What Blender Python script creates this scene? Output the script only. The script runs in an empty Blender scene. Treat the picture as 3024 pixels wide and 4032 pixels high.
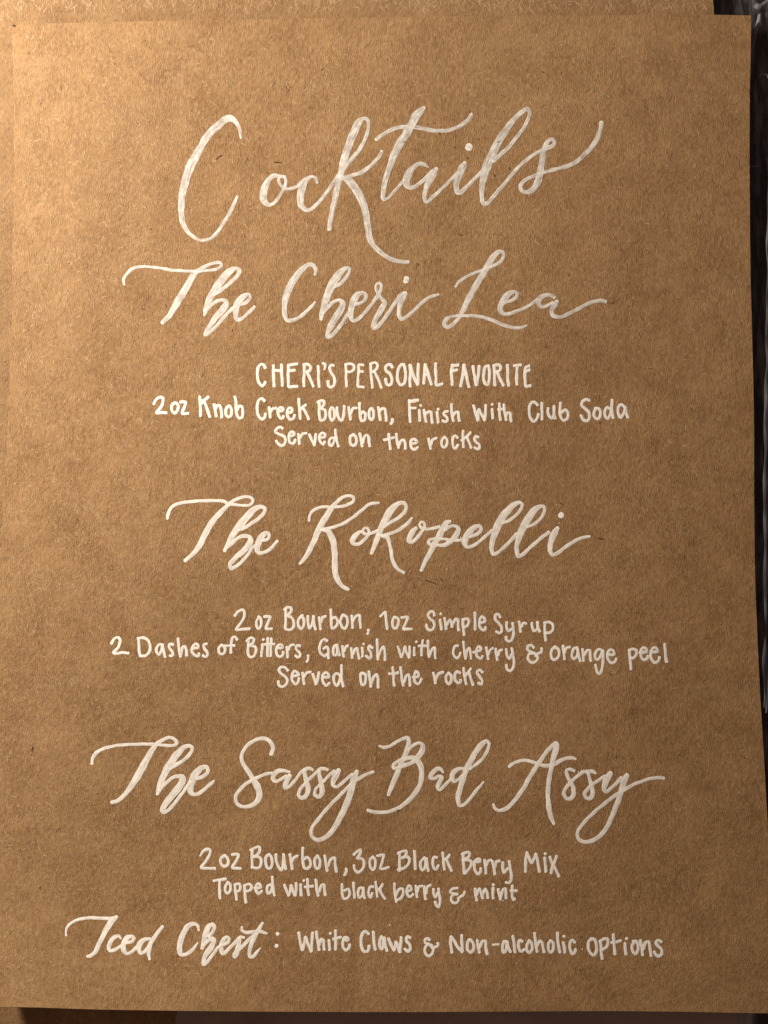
import bpy, math, random
from math import tan, radians, sin, cos, pi
S = bpy.context.scene
COL = S.collection
# ---------------------------------------------------------------- camera, world, lamp, exposure (units: 1 = 1 cm)
PX = 137.0                       # photograph pixels per centimetre at the centre of the sheet
DIST = 21.7
TILT = radians(2.7)
cam_d = bpy.data.cameras.new('camera')
cam = bpy.data.objects.new('camera', cam_d); COL.objects.link(cam)
cam_d.sensor_fit = 'VERTICAL'; cam_d.sensor_height = 36.0
cam_d.lens = 18.0 / (2016 / PX / DIST)
cam_d.clip_start = 0.5; cam_d.clip_end = 500
cam.location = (0, -DIST * sin(TILT), DIST * cos(TILT))
cam.rotation_euler = (-TILT * -1, 0, 0)
S.camera = cam
CX, CY, CZ = cam.location

world = bpy.data.worlds.new('World'); S.world = world
world.use_nodes = True
bg = world.node_tree.nodes['Background']
bg.inputs[0].default_value = (1.0, 0.64, 0.48, 1)
bg.inputs[1].default_value = 0.15

ld = bpy.data.lights.new('desk_lamp_light', 'POINT')
ld.shadow_soft_size = 2.6
ld.energy = 300000
ld.color = (1.0, 0.875, 0.715)
lamp = bpy.data.objects.new('desk_lamp_light', ld); COL.objects.link(lamp)
lamp.location = (-38, 24.5, 14)

S.view_settings.view_transform = 'Standard'
S.view_settings.look = 'None'
S.view_settings.gamma = 1
S.view_settings.exposure = 0.0

# ---------------------------------------------------------------- helpers
def tag(o, label=None, cat=None, group=None, kind=None):
    if label: o['label'] = label
    if cat: o['category'] = cat
    if group: o['group'] = group
    if kind: o['kind'] = kind
    return o

def make(name, verts, faces, mat, parent=None, smooth=True):
    me = bpy.data.meshes.new(name)
    me.from_pydata(verts, [], faces)
    me.materials.append(mat)
    if smooth:
        me.polygons.foreach_set('use_smooth', [True] * len(me.polygons))
    me.update()
    o = bpy.data.objects.new(name, me); COL.objects.link(o)
    if parent: o.parent = parent
    return o

def smooth01(t):
    t = max(0.0, min(1.0, t)); return t * t * (3 - 2 * t)

def sheet_z(x, y):
    """height of the menu sheet above the table: almost flat, bottom edge curling up"""
    z = 0.26 - 0.0016 * (x + 1.0) * (x + 1.0) + 0.020 * sin(x * 0.35 + 0.6) * sin(y * 0.23 + 1.0) + 0.012 * sin(x * 0.9 - y * 0.4)
    z += 0.17 * math.exp(-((y + 1.0) / 5.0) ** 2) * smooth01((5 - x) / 13)
    lift = smooth01((-y - 8.5) / 6.5)
    z += (0.34 - 0.24 * smooth01((x + 8) / 16)) * lift * lift
    return z

# page coordinates: the sheet is measured in the 3024 x 4032 frame of a plan seen from the camera height
TH = DIST * PX
def at(px, py, zf=sheet_z):
    u = (px - 1512) / TH; v = (2016 - py) / TH
    # ray through the plan point
    dx = u
    dy = v * cos(TILT) + sin(TILT)
    dz = v * sin(TILT) - cos(TILT)
    z = 0.1
    for _ in range(5):
        t = (z - CZ) / dz
        x = CX + dx * t; y = CY + dy * t
        z = zf(x, y)
    return (x, y, z)

def catmull(P, step):
    """resample control points (tuples) with a centripetal-like spline"""
    if len(P) == 1: return P
    out = []
    Q = [P[0]] + list(P) + [P[-1]]
    n = len(P[0])
    for i in range(1, len(Q) - 2):
        p0, p1, p2, p3 = Q[i-1], Q[i], Q[i+1], Q[i+2]
        d = math.hypot(p2[0] - p1[0], p2[1] - p1[1])
        k = max(1, int(round(d / step)))
        d0 = math.hypot(p1[0]-p0[0], p1[1]-p0[1]); d3 = math.hypot(p3[0]-p2[0], p3[1]-p2[1])
        s1 = min(1.0, d / max(d0, 1e-6) if d0 else 1.0); s2 = min(1.0, d / max(d3, 1e-6) if d3 else 1.0)
        for j in range(k):
            t = j / k; t2 = t * t; t3 = t2 * t
            h00 = 2*t3 - 3*t2 + 1; h10 = t3 - 2*t2 + t; h01 = -2*t3 + 3*t2; h11 = t3 - t2
            out.append(tuple(h00*p1[a] + h10*0.5*(p2[a]-p0[a])*s1 + h01*p2[a] + h11*0.5*(p3[a]-p1[a])*s2 for a in range(n)))
    out.append(P[-1])
    return out

# ---------------------------------------------------------------- materials
def new_mat(name):
    m = bpy.data.materials.new(name); m.use_nodes = True
    nt = m.node_tree
    for n in list(nt.nodes): nt.nodes.remove(n)
    return m, nt, nt.nodes, nt.links

def N(ns, kind, **kw):
    n = ns.new(kind)
    for k, v in kw.items():
        if k in n.inputs.keys(): n.inputs[k].default_value = v
        else: setattr(n, k, v)
    return n

def mapped(ns, ls, rot=(0, 0, 0), scale=(1, 1, 1)):
    tc = N(ns, 'ShaderNodeTexCoord'); mp = N(ns, 'ShaderNodeMapping')
    mp.inputs['Rotation'].default_value = rot; mp.inputs['Scale'].default_value = scale
    ls.new(tc.outputs['Object'], mp.inputs['Vector'])
    return mp.outputs['Vector']

def noise(ns, ls, vec, scale, detail=3, rough=0.6):
    n = N(ns, 'ShaderNodeTexNoise'); n.inputs['Scale'].default_value = scale
    n.inputs['Detail'].default_value = detail; n.inputs['Roughness'].default_value = rough
    ls.new(vec, n.inputs['Vector']); return n.outputs['Fac']

def math_n(ns, ls, op, a, b=None):
    n = N(ns, 'ShaderNodeMath', operation=op)
    for i, q in enumerate((a, b)):
        if q is None: continue
        if isinstance(q, (int, float)): n.inputs[i].default_value = q
        else: ls.new(q, n.inputs[i])
    return n.outputs[0]

def kraft(name, tint=1.0, seed=0.0):
    m, nt, ns, ls = new_mat(name)
    out = N(ns, 'ShaderNodeOutputMaterial'); b = N(ns, 'ShaderNodeBsdfPrincipled')
    b.inputs['Roughness'].default_value = 0.85; b.inputs['Specular IOR Level'].default_value = 0.18
    v0 = mapped(ns, ls, (0, 0, seed), (1, 1, 1))
    def dirn(rot, scale):
        return mapped(ns, ls, (0, 0, rot + seed), scale)
    fa = noise(ns, ls, dirn(0.02, (40, 10, 10)), 1.0, 3, 0.7)
    fb = noise(ns, ls, dirn(0.8, (32, 11, 10)), 1.0, 3, 0.7)
    fc = noise(ns, ls, dirn(-0.75, (32, 11, 10)), 1.0, 3, 0.7)
    fine = noise(ns, ls, v0, 36, 3, 0.75)
    big = noise(ns, ls, v0, 0.9, 5, 0.62)
    mid = noise(ns, ls, dirn(0.05, (9, 6, 5)), 1.0, 4, 0.65)
    # how strongly the fibres stand up varies over the sheet
    amp = N(ns, 'ShaderNodeMapRange'); ls.new(noise(ns, ls, v0, 0.8, 2), amp.inputs['Value'])
    amp.inputs['From Min'].default_value = 0.35; amp.inputs['From Max'].default_value = 0.65
    amp.inputs['To Min'].default_value = 0.45; amp.inputs['To Max'].default_value = 1.15
    h = math_n(ns, ls, 'ADD', math_n(ns, ls, 'MULTIPLY', fa, 1.3), math_n(ns, ls, 'MULTIPLY', fb, 0.55))
    h = math_n(ns, ls, 'ADD', h, math_n(ns, ls, 'MULTIPLY', fc, 0.55))
    h = math_n(ns, ls, 'MULTIPLY', h, amp.outputs[0])
    h = math_n(ns, ls, 'ADD', h, math_n(ns, ls, 'MULTIPLY', fine, 0.6))
    h = math_n(ns, ls, 'ADD', h, math_n(ns, ls, 'MULTIPLY', mid, 0.9))
    bump = N(ns, 'ShaderNodeBump'); bump.inputs['Strength'].default_value = 1.0; bump.inputs['Distance'].default_value = BUMP
    ls.new(h, bump.inputs['Height']); ls.new(bump.outputs[0], b.inputs['Normal'])
    # colour: cloudy pulp, darker clots and lighter fibre bundles
    s = math_n(ns, ls, 'ADD', math_n(ns, ls, 'MULTIPLY', big, 0.32), math_n(ns, ls, 'MULTIPLY', mid, 0.42))
    s = math_n(ns, ls, 'ADD', s, math_n(ns, ls, 'MULTIPLY', fine, 0.3))
    s = math_n(ns, ls, 'ADD', s, math_n(ns, ls, 'MULTIPLY', fa, 0.42))
    s = math_n(ns, ls, 'ADD', s, math_n(ns, ls, 'MULTIPLY', fc, 0.18))
    cr = N(ns, 'ShaderNodeValToRGB'); ls.new(s, cr.inputs[0])
    e = cr.color_ramp.elements
    e[0].position = 0.655; e[0].color = (0.182 * tint, 0.098 * tint, 0.041 * tint, 1)
    e[1].position = 1.0; e[1].color = (0.378 * tint, 0.237 * tint, 0.121 * tint, 1)
    ls.new(cr.outputs[0], b.inputs['Base Color'])
    ls.new(b.outputs[0], out.inputs[0])
    return m

def paint(name, col, lo, hi, grey=0.86):
    """white paint pen: streaky along the stroke, thinner and greyer where it ran dry, pooled at the stroke ends"""
    m, nt, ns, ls = new_mat(name)
    out = N(ns, 'ShaderNodeOutputMaterial'); b = N(ns, 'ShaderNodeBsdfPrincipled')
    b.inputs['Roughness'].default_value = 0.5; b.inputs['Specular IOR Level'].default_value = 0.3
    uv = N(ns, 'ShaderNodeUVMap'); uv.uv_map = 'stroke'
    mp = N(ns, 'ShaderNodeMapping'); mp.inputs['Scale'].default_value = (1.6, 1.1, 1); ls.new(uv.outputs[0], mp.inputs['Vector'])
    streak = noise(ns, ls, mp.outputs[0], 1.0, 3, 0.6)
    mp2 = N(ns, 'ShaderNodeMapping'); mp2.inputs['Scale'].default_value = (0.25, 2.2, 1); ls.new(uv.outputs[0], mp2.inputs['Vector'])
    along = noise(ns, ls, mp2.outputs[0], 1.0, 2, 0.5)
    f = noise(ns, ls, mapped(ns, ls), 22, 3, 0.7)
    g = math_n(ns, ls, 'ADD', math_n(ns, ls, 'MULTIPLY', streak, 0.55), math_n(ns, ls, 'MULTIPLY', along, 0.3))
    g = math_n(ns, ls, 'ADD', g, math_n(ns, ls, 'MULTIPLY', f, 0.15))
    at_ = N(ns, 'ShaderNodeAttribute'); at_.attribute_name = 'pool'
    mr = N(ns, 'ShaderNodeMapRange'); ls.new(g, mr.inputs['Value'])
    mr.inputs['From Min'].default_value = 0.38; mr.inputs['From Max'].default_value = 0.60
    mr.inputs['To Min'].default_value = 0.0; mr.inputs['To Max'].default_value = 1.0
    dens = math_n(ns, ls, 'MAXIMUM', mr.outputs[0], at_.outputs['Fac'])
    cr = N(ns, 'ShaderNodeValToRGB'); ls.new(dens, cr.inputs[0])
    e = cr.color_ramp.elements
    e[0].position = 0.0; e[0].color = (col[0] * grey, col[1] * grey, col[2] * (grey + 0.04), 1)
    e[1].position = 0.9; e[1].color = col + (1,)
    ls.new(cr.outputs[0], b.inputs['Base Color'])
    m2 = N(ns, 'ShaderNodeMapRange'); ls.new(dens, m2.inputs['Value'])
    m2.inputs['To Min'].default_value = lo; m2.inputs['To Max'].default_value = hi
    ls.new(m2.outputs[0], b.inputs['Alpha'])
    bump = N(ns, 'ShaderNodeBump'); bump.inputs['Distance'].default_value = 0.003
    ls.new(math_n(ns, ls, 'ADD', f, math_n(ns, ls, 'MULTIPLY', streak, 0.7)), bump.inputs['Height']); ls.new(bump.outputs[0], b.inputs['Normal'])
    ls.new(b.outputs[0], out.inputs[0])
    return m

def plain(name, col, rough=0.8, spec=0.2):
    m, nt, ns, ls = new_mat(name)
    out = N(ns, 'ShaderNodeOutputMaterial'); b = N(ns, 'ShaderNodeBsdfPrincipled')
    b.inputs['Roughness'].default_value = rough; b.inputs['Specular IOR Level'].default_value = spec
    f = noise(ns, ls, mapped(ns, ls), 14, 3)
    cr = N(ns, 'ShaderNodeValToRGB'); ls.new(f, cr.inputs[0])
    e = cr.color_ramp.elements
    e[0].position = 0.3; e[0].color = tuple(c * 0.7 for c in col) + (1,)
    e[1].position = 0.7; e[1].color = tuple(min(1, c * 1.25) for c in col) + (1,)
    ls.new(cr.outputs[0], b.inputs['Base Color']); ls.new(b.outputs[0], out.inputs[0])
    return m

def film_mat(name):
    m, nt, ns, ls = new_mat(name)
    out = N(ns, 'ShaderNodeOutputMaterial')
    tr = N(ns, 'ShaderNodeBsdfTransparent'); tr.inputs[0].default_value = (0.93, 0.93, 0.95, 1)
    b = N(ns, 'ShaderNodeBsdfPrincipled')
    b.inputs['Base Color'].default_value = (0.30, 0.29, 0.33, 1); b.inputs['Roughness'].default_value = 0.16
    b.inputs['Specular IOR Level'].default_value = 0.8
    v = mapped(ns, ls, (0, 0, 0), (5, 0.9, 1)); f = noise(ns, ls, v, 1.0, 4, 0.6)
    bump = N(ns, 'ShaderNodeBump'); bump.inputs['Distance'].default_value = 0.05
    ls.new(f, bump.inputs['Height']); ls.new(bump.outputs[0], b.inputs['Normal'])
    mr = N(ns, 'ShaderNodeMapRange'); ls.new(f, mr.inputs['Value'])
    mr.inputs['From Min'].default_value = 0.45; mr.inputs['From Max'].default_value = 0.75
    mr.inputs['To Min'].default_value = 0.04; mr.inputs['To Max'].default_value = 0.4
    mix = N(ns, 'ShaderNodeMixShader'); ls.new(mr.outputs[0], mix.inputs[0])
    ls.new(tr.outputs[0], mix.inputs[1]); ls.new(b.outputs[0], mix.inputs[2]); ls.new(mix.outputs[0], out.inputs[0])
    return m

BUMP = 0.0125
M_KRAFT = kraft('kraft_card')
M_KRAFT2 = kraft('kraft_card_below', 0.88, 0.35)  # same card stock; the darker tint paints in its dimmer light
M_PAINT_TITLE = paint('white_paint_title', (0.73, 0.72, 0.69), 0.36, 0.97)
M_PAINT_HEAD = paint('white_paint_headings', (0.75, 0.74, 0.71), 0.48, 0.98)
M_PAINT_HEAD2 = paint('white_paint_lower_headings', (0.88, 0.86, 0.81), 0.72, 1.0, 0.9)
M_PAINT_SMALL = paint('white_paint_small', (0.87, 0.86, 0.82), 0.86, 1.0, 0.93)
M_EDGE = plain('pale_cut_edge', (0.28, 0.19, 0.115), 0.9)
M_TABLE = plain('black_table', (0.012, 0.010, 0.010), 0.4, 0.3)
M_FILM = film_mat('clear_plastic_film')
M_LIGHTF = plain('pale_fibre', (0.36, 0.25, 0.145), 0.85)
M_BRIGHTF = plain('bright_fibre', (0.50, 0.36, 0.22), 0.8)
M_DARKF = plain('dark_fibre', (0.045, 0.022, 0.010), 0.9)
# ---------------------------------------------------------------- the surface and the sheets
def grid(name, left, right, top, bottom, nu, nv, zf, mat, parent, thick):
    """card cut along four measured edges (transfinite fill), with real thickness"""
    L = catmull(left, 40); R = catmull(right, 40); T = catmull(top, 40); B = catmull(bottom, 40)
    def ev(C, t):
        s = t * (len(C) - 1); i = min(int(s), len(C) - 2); f = s - i
        return tuple(C[i][k] * (1 - f) + C[i+1][k] * f for k in (0, 1))
    def reparam(C, axis):           # so that t is proportional to the distance along the edge
        n = 200; a, b = C[0][axis], C[-1][axis]; out = []; i = 0
        for q in range(n + 1):
            w = a + (b - a) * q / n
            while i < len(C) - 2 and C[i+1][axis] < w: i += 1
            d = C[i+1][axis] - C[i][axis]; f = (w - C[i][axis]) / d if d else 0
            out.append(tuple(C[i][k] * (1 - f) + C[i+1][k] * f for k in (0, 1)))
        return out
    L, R = reparam(L, 1), reparam(R, 1); T, B = reparam(T, 0), reparam(B, 0)
    V = []; F = []
    for j in range(nv + 1):
        v = j / nv; l = ev(L, v); r = ev(R, v)
        for i in range(nu + 1):
            u = i / nu; t = ev(T, u); b = ev(B, u)
            p = [0, 0]
            for k in (0, 1):
                p[k] = ((1-u)*l[k] + u*r[k] + (1-v)*t[k] + v*b[k]
                        - ((1-u)*(1-v)*T[0][k] + u*(1-v)*T[-1][k] + (1-u)*v*B[0][k] + u*v*B[-1][k]))
            V.append(at(p[0], p[1], zf))
    W_ = nu + 1
    for j in range(nv):
        for i in range(nu):
            a = j * W_ + i; F.append((a, a + W_, a + W_ + 1, a + 1))
    n = len(V)
    V += [(x, y, z - thick) for x, y, z in V]
    top_n = len(F)
    for j in range(nv):
        for i in range(nu):
            a = n + j * W_ + i; F.append((a, a + 1, a + W_ + 1, a + W_))
    ring = [(i) for i in range(nu)] + [j * W_ + nu for j in range(nv)] + [nv * W_ + i for i in range(nu, 0, -1)] + [j * W_ for j in range(nv, 0, -1)]
    s0 = len(V); m = len(ring); er = random.Random(len(name) + nu)
    mx = sum(V[q][0] for q in ring) / m; my = sum(V[q][1] for q in ring) / m
    for q in ring: V.append(V[q])
    for k in range(m):                                   # the cut edge: a narrow worn lip, then straight down
        q = ring[k]; qa = ring[k - 1]; qb = ring[(k + 1) % m]
        tx, ty = V[qb][0] - V[qa][0], V[qb][1] - V[qa][1]; d = math.hypot(tx, ty) or 1
        nx, ny = -ty / d, tx / d
        if nx * (V[q][0] - mx) + ny * (V[q][1] - my) < 0: nx, ny = -nx, -ny
        w = 0.007 + er.uniform(-0.004, 0.006)
        V.append((V[q][0] + nx * w, V[q][1] + ny * w, V[q][2] - 0.014))
    for q in ring: V.append(V[n + q])
    for k in range(m):
        k2 = (k + 1) % m
        F.append((s0 + k, s0 + k2, s0 + m + k2, s0 + m + k))
        F.append((s0 + m + k, s0 + m + k2, s0 + 2 * m + k2, s0 + 2 * m + k))
    o = make(name, V, F, mat, parent, False)
    me = o.data
    me.polygons.foreach_set('use_smooth', [i < 2 * nu * nv for i in range(len(me.polygons))])
    me.materials.append(M_EDGE)
    me.polygons.foreach_set('material_index', [0 if i < 2 * nu * nv else 1 for i in range(len(me.polygons))])
    return o

# black table top under everything
TV = [(-60, -45, -0.32), (60, -45, -0.32), (60, 45, -0.32), (-60, 45, -0.32)]
tag(make('table_top', TV, [(0, 1, 2, 3)], M_TABLE, None, False), kind='structure')

under = bpy.data.objects.new('kraft_sheet', None); COL.objects.link(under); under.location = (-1, 0, -0.3)
tag(under, 'blank brown kraft card sheet lying underneath the lettered menu sheet', 'card sheet')
menu = bpy.data.objects.new('menu_sheet', None); COL.objects.link(menu); menu.location = (0, 0, 0)
tag(menu, 'brown kraft card cocktail menu hand lettered in white paint', 'menu')

def child(o, root):
    o.parent = root
    o.matrix_parent_inverse = root.matrix_world.inverted()
bpy.context.view_layer.update()

def under_z(x, y): return 0.0 + 0.01 * sin(x * 0.5) - 0.12 * smooth01((-y - 12.0) / 3.0)
ul = [(-260, -300), (-262, 900), (-268, 2200), (-275, 3300), (-280, 4012)]
ur = [(2790, -300), (2803, -60), (2812, 58), (2830, 900), (2860, 2200), (2885, 3300), (2903, 4046)]
ut = [(-260, -300), (1200, -300), (2790, -300)]
ub = [(-280, 4012), (60, 4036), (1200, 4046), (2903, 4046)]
child(grid('card', ul, ur, ut, ub, 60, 80, under_z, M_KRAFT2, None, 0.03), under)

ml = [(50, 99), (52, 250), (57, 420), (56, 700), (51, 900), (49, 1250), (44, 1400), (34, 1650), (20, 1850), (8, 2050), (-6, 2300), (-22, 2700), (-40, 3300), (-52, 3963)]
mr_ = [(2957, 61), (2956, 200), (2953, 330), (2952, 430), (2951, 600), (2953, 900), (2955, 1080), (2960, 1270), (2966, 1500), (2969, 1650), (2969, 1900), (2971, 2150), (2974, 2300), (2982, 2500), (2991, 2700), (3000, 2850), (3009, 3000), (3017, 3150), (3022, 3230), (3036, 3500), (3052, 3990)]
mt = [(50, 99), (100, 95), (180, 93), (463, 86), (800, 80), (1200, 73), (1600, 67), (2000, 62), (2400, 59), (2800, 58), (2957, 61)]
mb = [(-52, 3963), (60, 3965), (150, 3967), (400, 3975), (800, 3981), (1200, 3984), (1600, 3985), (2000, 3983), (2400, 3981), (2700, 3984), (2900, 3988), (3052, 3990)]
child(grid('card', ml, mr_, mt, mb, 110, 150, sheet_z, M_KRAFT, None, 0.035), menu)

# ---------------------------------------------------------------- the lettering: every stroke a raised ribbon of paint
WORDS = []
def W(text, kind, strokes, w=None):
    WORDS.append((text, kind, strokes, w))
def letters():
    # word, kind, [ (ox, oy, scale, "x y w, ...") ]
    A=(660,400,3);B=(1160,400,3);C=(1500,400,3);D=(1900,400,3)
    W("Cocktails","title",[
    (A,"865 430 22,862 370 40,835 290 42,790 222 60,745 200 84,680 210 80,600 280 88,520 350 90,450 435 90,395 530 84,335 640 98,270 760 106,228 880 94,195 1000 92,171 1110 82,162 1220 76,163 1320 66,180 1430 60,225 1520 50,290 1585 42,360 1628 38,430 1640 36,520 1610 40,590 1540 42,650 1450 42,720 1340 44,770 1240 45,805 1160 36,822 1118 22"),
    (A,"1380 890 40,1320 882 42,1250 875 48,1190 930 60,1150 1010 80,1130 1100 86,1140 1170 80,1190 1222 45,1240 1210 40,1300 1150 38,1355 1060 36,1390 990 36,1395 920 36,1365 885 36,1325 890 36,1315 940 36,1345 1000 36,1400 1030 36,1450 1032 38,1520 1005 36,1580 950 36,1630 915 36"),
    (B,"268 958 24,255 910 40,205 885 36,150 915 50,110 970 76,80 1060 86,68 1150 82,75 1220 72,130 1280 50,180 1278 42,240 1235 42,310 1160 42,390 1060 42,450 970 40,520 870 44,560 820 50,620 740 50,700 650 50,770 560 46,820 470 42,860 370 40,872 280 40,862 215 44,820 200 44,775 225 70,730 300 90,690 390 92,650 490 90,610 600 88,580 700 85,560 800 80,540 880 76,515 980 72,490 1090 72,465 1200 62,440 1310 55,420 1420 55,408 1505 48"),
    (B,"1030 590 36,990 660 40,930 730 44,860 790 46,780 840 46,690 870 44,600 893 36,530 900 30"),
    (B,"550 885 40,620 920 80,690 990 92,750 1080 95,800 1180 90,835 1290 80,855 1400 75,870 1500 75,885 1600 75,920 1680 64,980 1750 54,1050 1810 52,1130 1855 50,1220 1885 46,1340 1895 42"),
    (B,"1530 75 40,1490 110 86,1430 180 100,1380 270 95,1320 380 100,1260 470 98,1210 560 90,1160 670 85,1125 770 70,1090 870 66,1065 960 62,1050 1050 60,1045 1140 48,1060 1160 34,1110 1135 36,1180 1060 36,1250 980 36,1290 930 34"),
    (C,"-55 445 42,30 385 42,130 330 44,240 300 44,380 300 42,480 315 44,600 340 46,720 345 46,830 330 44,940 285 46,1020 230 50,1055 180 46,1073 145 26"),
    (C,"560 775 16,520 745 40,450 735 44,380 780 62,330 850 85,300 930 90,310 985 76,345 1020 44,400 1005 40,470 955 40,540 890 44,600 830 44"),
    (C,"655 795 46,630 830 80,590 900 85,550 980 72,525 1060 56,510 1130 46,530 1180 46,560 1180 40,620 1120 40,700 1050 40,780 970 40,860 890 40,910 840 44"),
    (C,"990 725 46,970 770 85,930 850 85,900 930 76,890 1010 66,905 1070 60,940 1075 50,1000 1020 46,1080 940 46,1160 860 44,1210 810 44"),
    (C,"1036 545 84,1042 530 84"),
    (D,"130 700 46,220 620 46,300 550 46,380 450 44,440 375 44,500 290 42,540 200 42,558 130 40,535 85 44,480 115 56,400 180 56,330 260 66,270 350 80,200 450 90,140 570 95,80 690 100,40 800 104,15 900 85,-5 1000 66,-10 1100 56,0 1180 50,20 1210 48,70 1190 46,130 1120 44,200 1040 44,270 960 42,340 870 42,420 780 42,500 705 42,600 630 42,690 580 40,780 545 46,830 520 46,850 480 44,825 445 44,780 465 46,745 520 60,720 600 66,705 700 70,690 790 72,675 860 80,660 930 84,620 1010 70,560 1060 56,500 1072 46,455 1040 46,455 980 46,500 930 44,570 895 42,640 870 40,720 840 38,800 815 42,900 790 44,1000 760 50,1100 715 50,1180 650 50,1260 570 56,1330 480 60,1370 400 56,1395 320 52,1405 250 50"),
    ])
    E_=(460,960,3);F=(1060,960,3);G=(1330,960,3);H=(1700,960,3);I=(1900,960,3)
    W("The","heading",[
    (E_,"88 480 28,82 425 34,110 365 36,170 305 38,240 275 36,350 272 32,460 280 34,560 295 36,650 312 36,760 318 36,880 325 36,1000 322 34,1100 312 34,1190 295 36,1240 255 34,1210 222 34,1130 232 38,1050 265 40,980 305 50,920 350 66,870 430 76,820 520 80,770 600 86,715 690 84,670 770 72,620 850 60,570 900 56,540 930 44"),
    (E_,"1150 600 36,1200 570 44,1280 510 44,1360 440 44,1430 370 44,1450 310 42,1400 290 46,1340 320 76,1270 390 88,1200 480 88,1140 570 80,1090 660 72,1060 740 60,1045 800 46,1035 845 24"),
    (E_,"1045 790 50,1100 740 40,1170 685 42,1240 662 42,1290 685 55,1280 740 76,1220 810 80,1160 880 66,1100 970 54,1055 1040 50,1045 1075 48,1090 1050 40,1150 1000 40,1230 910 40,1310 820 40,1370 760 40"),
    (E_,"1400 735 50,1460 715 40,1530 690 44,1575 640 40,1560 600 36,1500 620 66,1440 680 78,1410 750 76,1405 820 66,1410 880 54,1440 900 42,1500 865 40,1570 800 38,1625 745 34"),
    ])
    W("Cheri","heading",[
    (F,"542 360 30,550 310 44,520 255 44,470 245 50,400 290 62,330 370 76,270 460 80,220 560 80,190 660 70,180 760 56,185 850 54,220 905 46,290 900 42,370 860 40,450 790 40,510 730 38,540 690 26"),
    (F,"775 510 30,830 480 40,900 410 42,940 350 40,950 290 36,910 285 44,840 340 80,780 420 96,730 510 96,690 600 86,660 690 80,635 780 66,620 840 60,612 890 40"),
    (F,"640 810 50,700 740 42,760 690 44,830 665 40,870 700 60,840 790 82,780 880 82,730 970 76,700 1040 60,692 1095 56,730 1090 44,790 1030 44,860 940 42,910 860 42,950 800 42"),
    (F,"1020 710 40,1070 705 40,1130 665 40,1145 610 42,1110 580 40,1050 595 66,1005 660 86,975 740 76,965 820 66,975 890 56,1005 910 44,1070 875 40,1150 790 40,1230 690 40,1290 600 44,1320 540 42,1325 490 36,1300 465 36,1265 490 36,1262 540 36,1290 590 40,1330 650 40,1365 695 54,1340 750 70,1290 830 66,1250 910 56,1228 980 52,1238 1003 46,1290 970 48,1350 900 46,1420 800 44,1480 710 44,1540 620 44,1590 585 44"),
    (G,"800 585 50,770 630 72,740 700 60,725 780 52,728 850 52,760 890 44,820 860 42,900 785 40,980 710 40,1060 645 38,1130 612 36,1190 598 26"),
    (G,"812 412 64,803 443 60"),
    ])
    W("Lea","heading",[
    (H,"285 505 26,320 450 34,400 395 36,500 345 36,580 320 36,660 290 36,740 255 38,810 210 40,850 150 38,840 100 38,790 95 50,730 150 70,680 230 76,620 330 72,560 430 72,500 530 72,440 640 70,390 740 64,350 830 56,300 900 46,240 960 44,185 985 44,145 950 48,170 895 46,240 860 36,320 850 34,430 850 38,540 855 38,640 878 40,720 905 40,800 940 40,900 975 40,1000 993 40,1070 985 36,1120 965 24"),
    (H,"860 690 36,930 675 40,990 640 42,1010 590 40,980 565 36,920 585 66,860 650 80,820 720 70,810 780 60,850 830 46,920 825 40,1020 790 38,1120 745 38,1200 695 38,1250 660 38"),
    (H,"1450 635 36,1410 610 44,1350 605 46,1290 635 60,1260 690 56,1290 745 44,1350 735 40,1430 700 40"),
    (H,"1480 682 46,1455 720 60,1420 780 54,1430 840 50,1480 865 44,1540 860 42,1620 825 42,1700 785 40,1800 730 42,1890 690 44,1980 672 44,2055 682 40"),
    ])
    J=(640,1930,3);K=(1160,1930,3);L=(1560,1930,3);M=(1880,1930,3)
    W("The","heading",[
    (J,"60 335 32,65 290 38,85 235 38,130 185 38,200 155 38,300 140 38,400 130 38,520 125 38,640 125 36,720 130 38,780 160 38,860 172 34,940 180 34,1010 180 34,1055 155 34,1070 115 34,1040 85 34,970 80 36,890 100 38,810 145 42,740 210 52,670 280 62,600 360 66,540 450 70,490 550 70,450 630 72,400 710 60,330 780 46,268 832 40"),
    (J,"905 470 36,960 450 40,1040 400 42,1120 345 42,1190 280 42,1210 220 42,1160 195 46,1090 220 70,1010 300 84,940 380 88,870 470 78,820 550 70,775 640 60,735 715 40"),
    (J,"760 670 46,830 620 42,900 560 40,970 540 44,1030 555 50,1040 600 70,1000 670 70,930 740 66,860 800 54,800 870 50,810 925 44,870 900 40,950 830 40,1010 760 36,1060 680 34,1110 640 34"),
    (J,"1190 590 36,1230 585 36,1260 545 40,1245 505 40,1200 520 60,1150 580 76,1125 650 70,1120 710 62,1150 745 44,1210 730 40,1280 690 40,1330 630 38,1355 600 32"),
    ])
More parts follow.
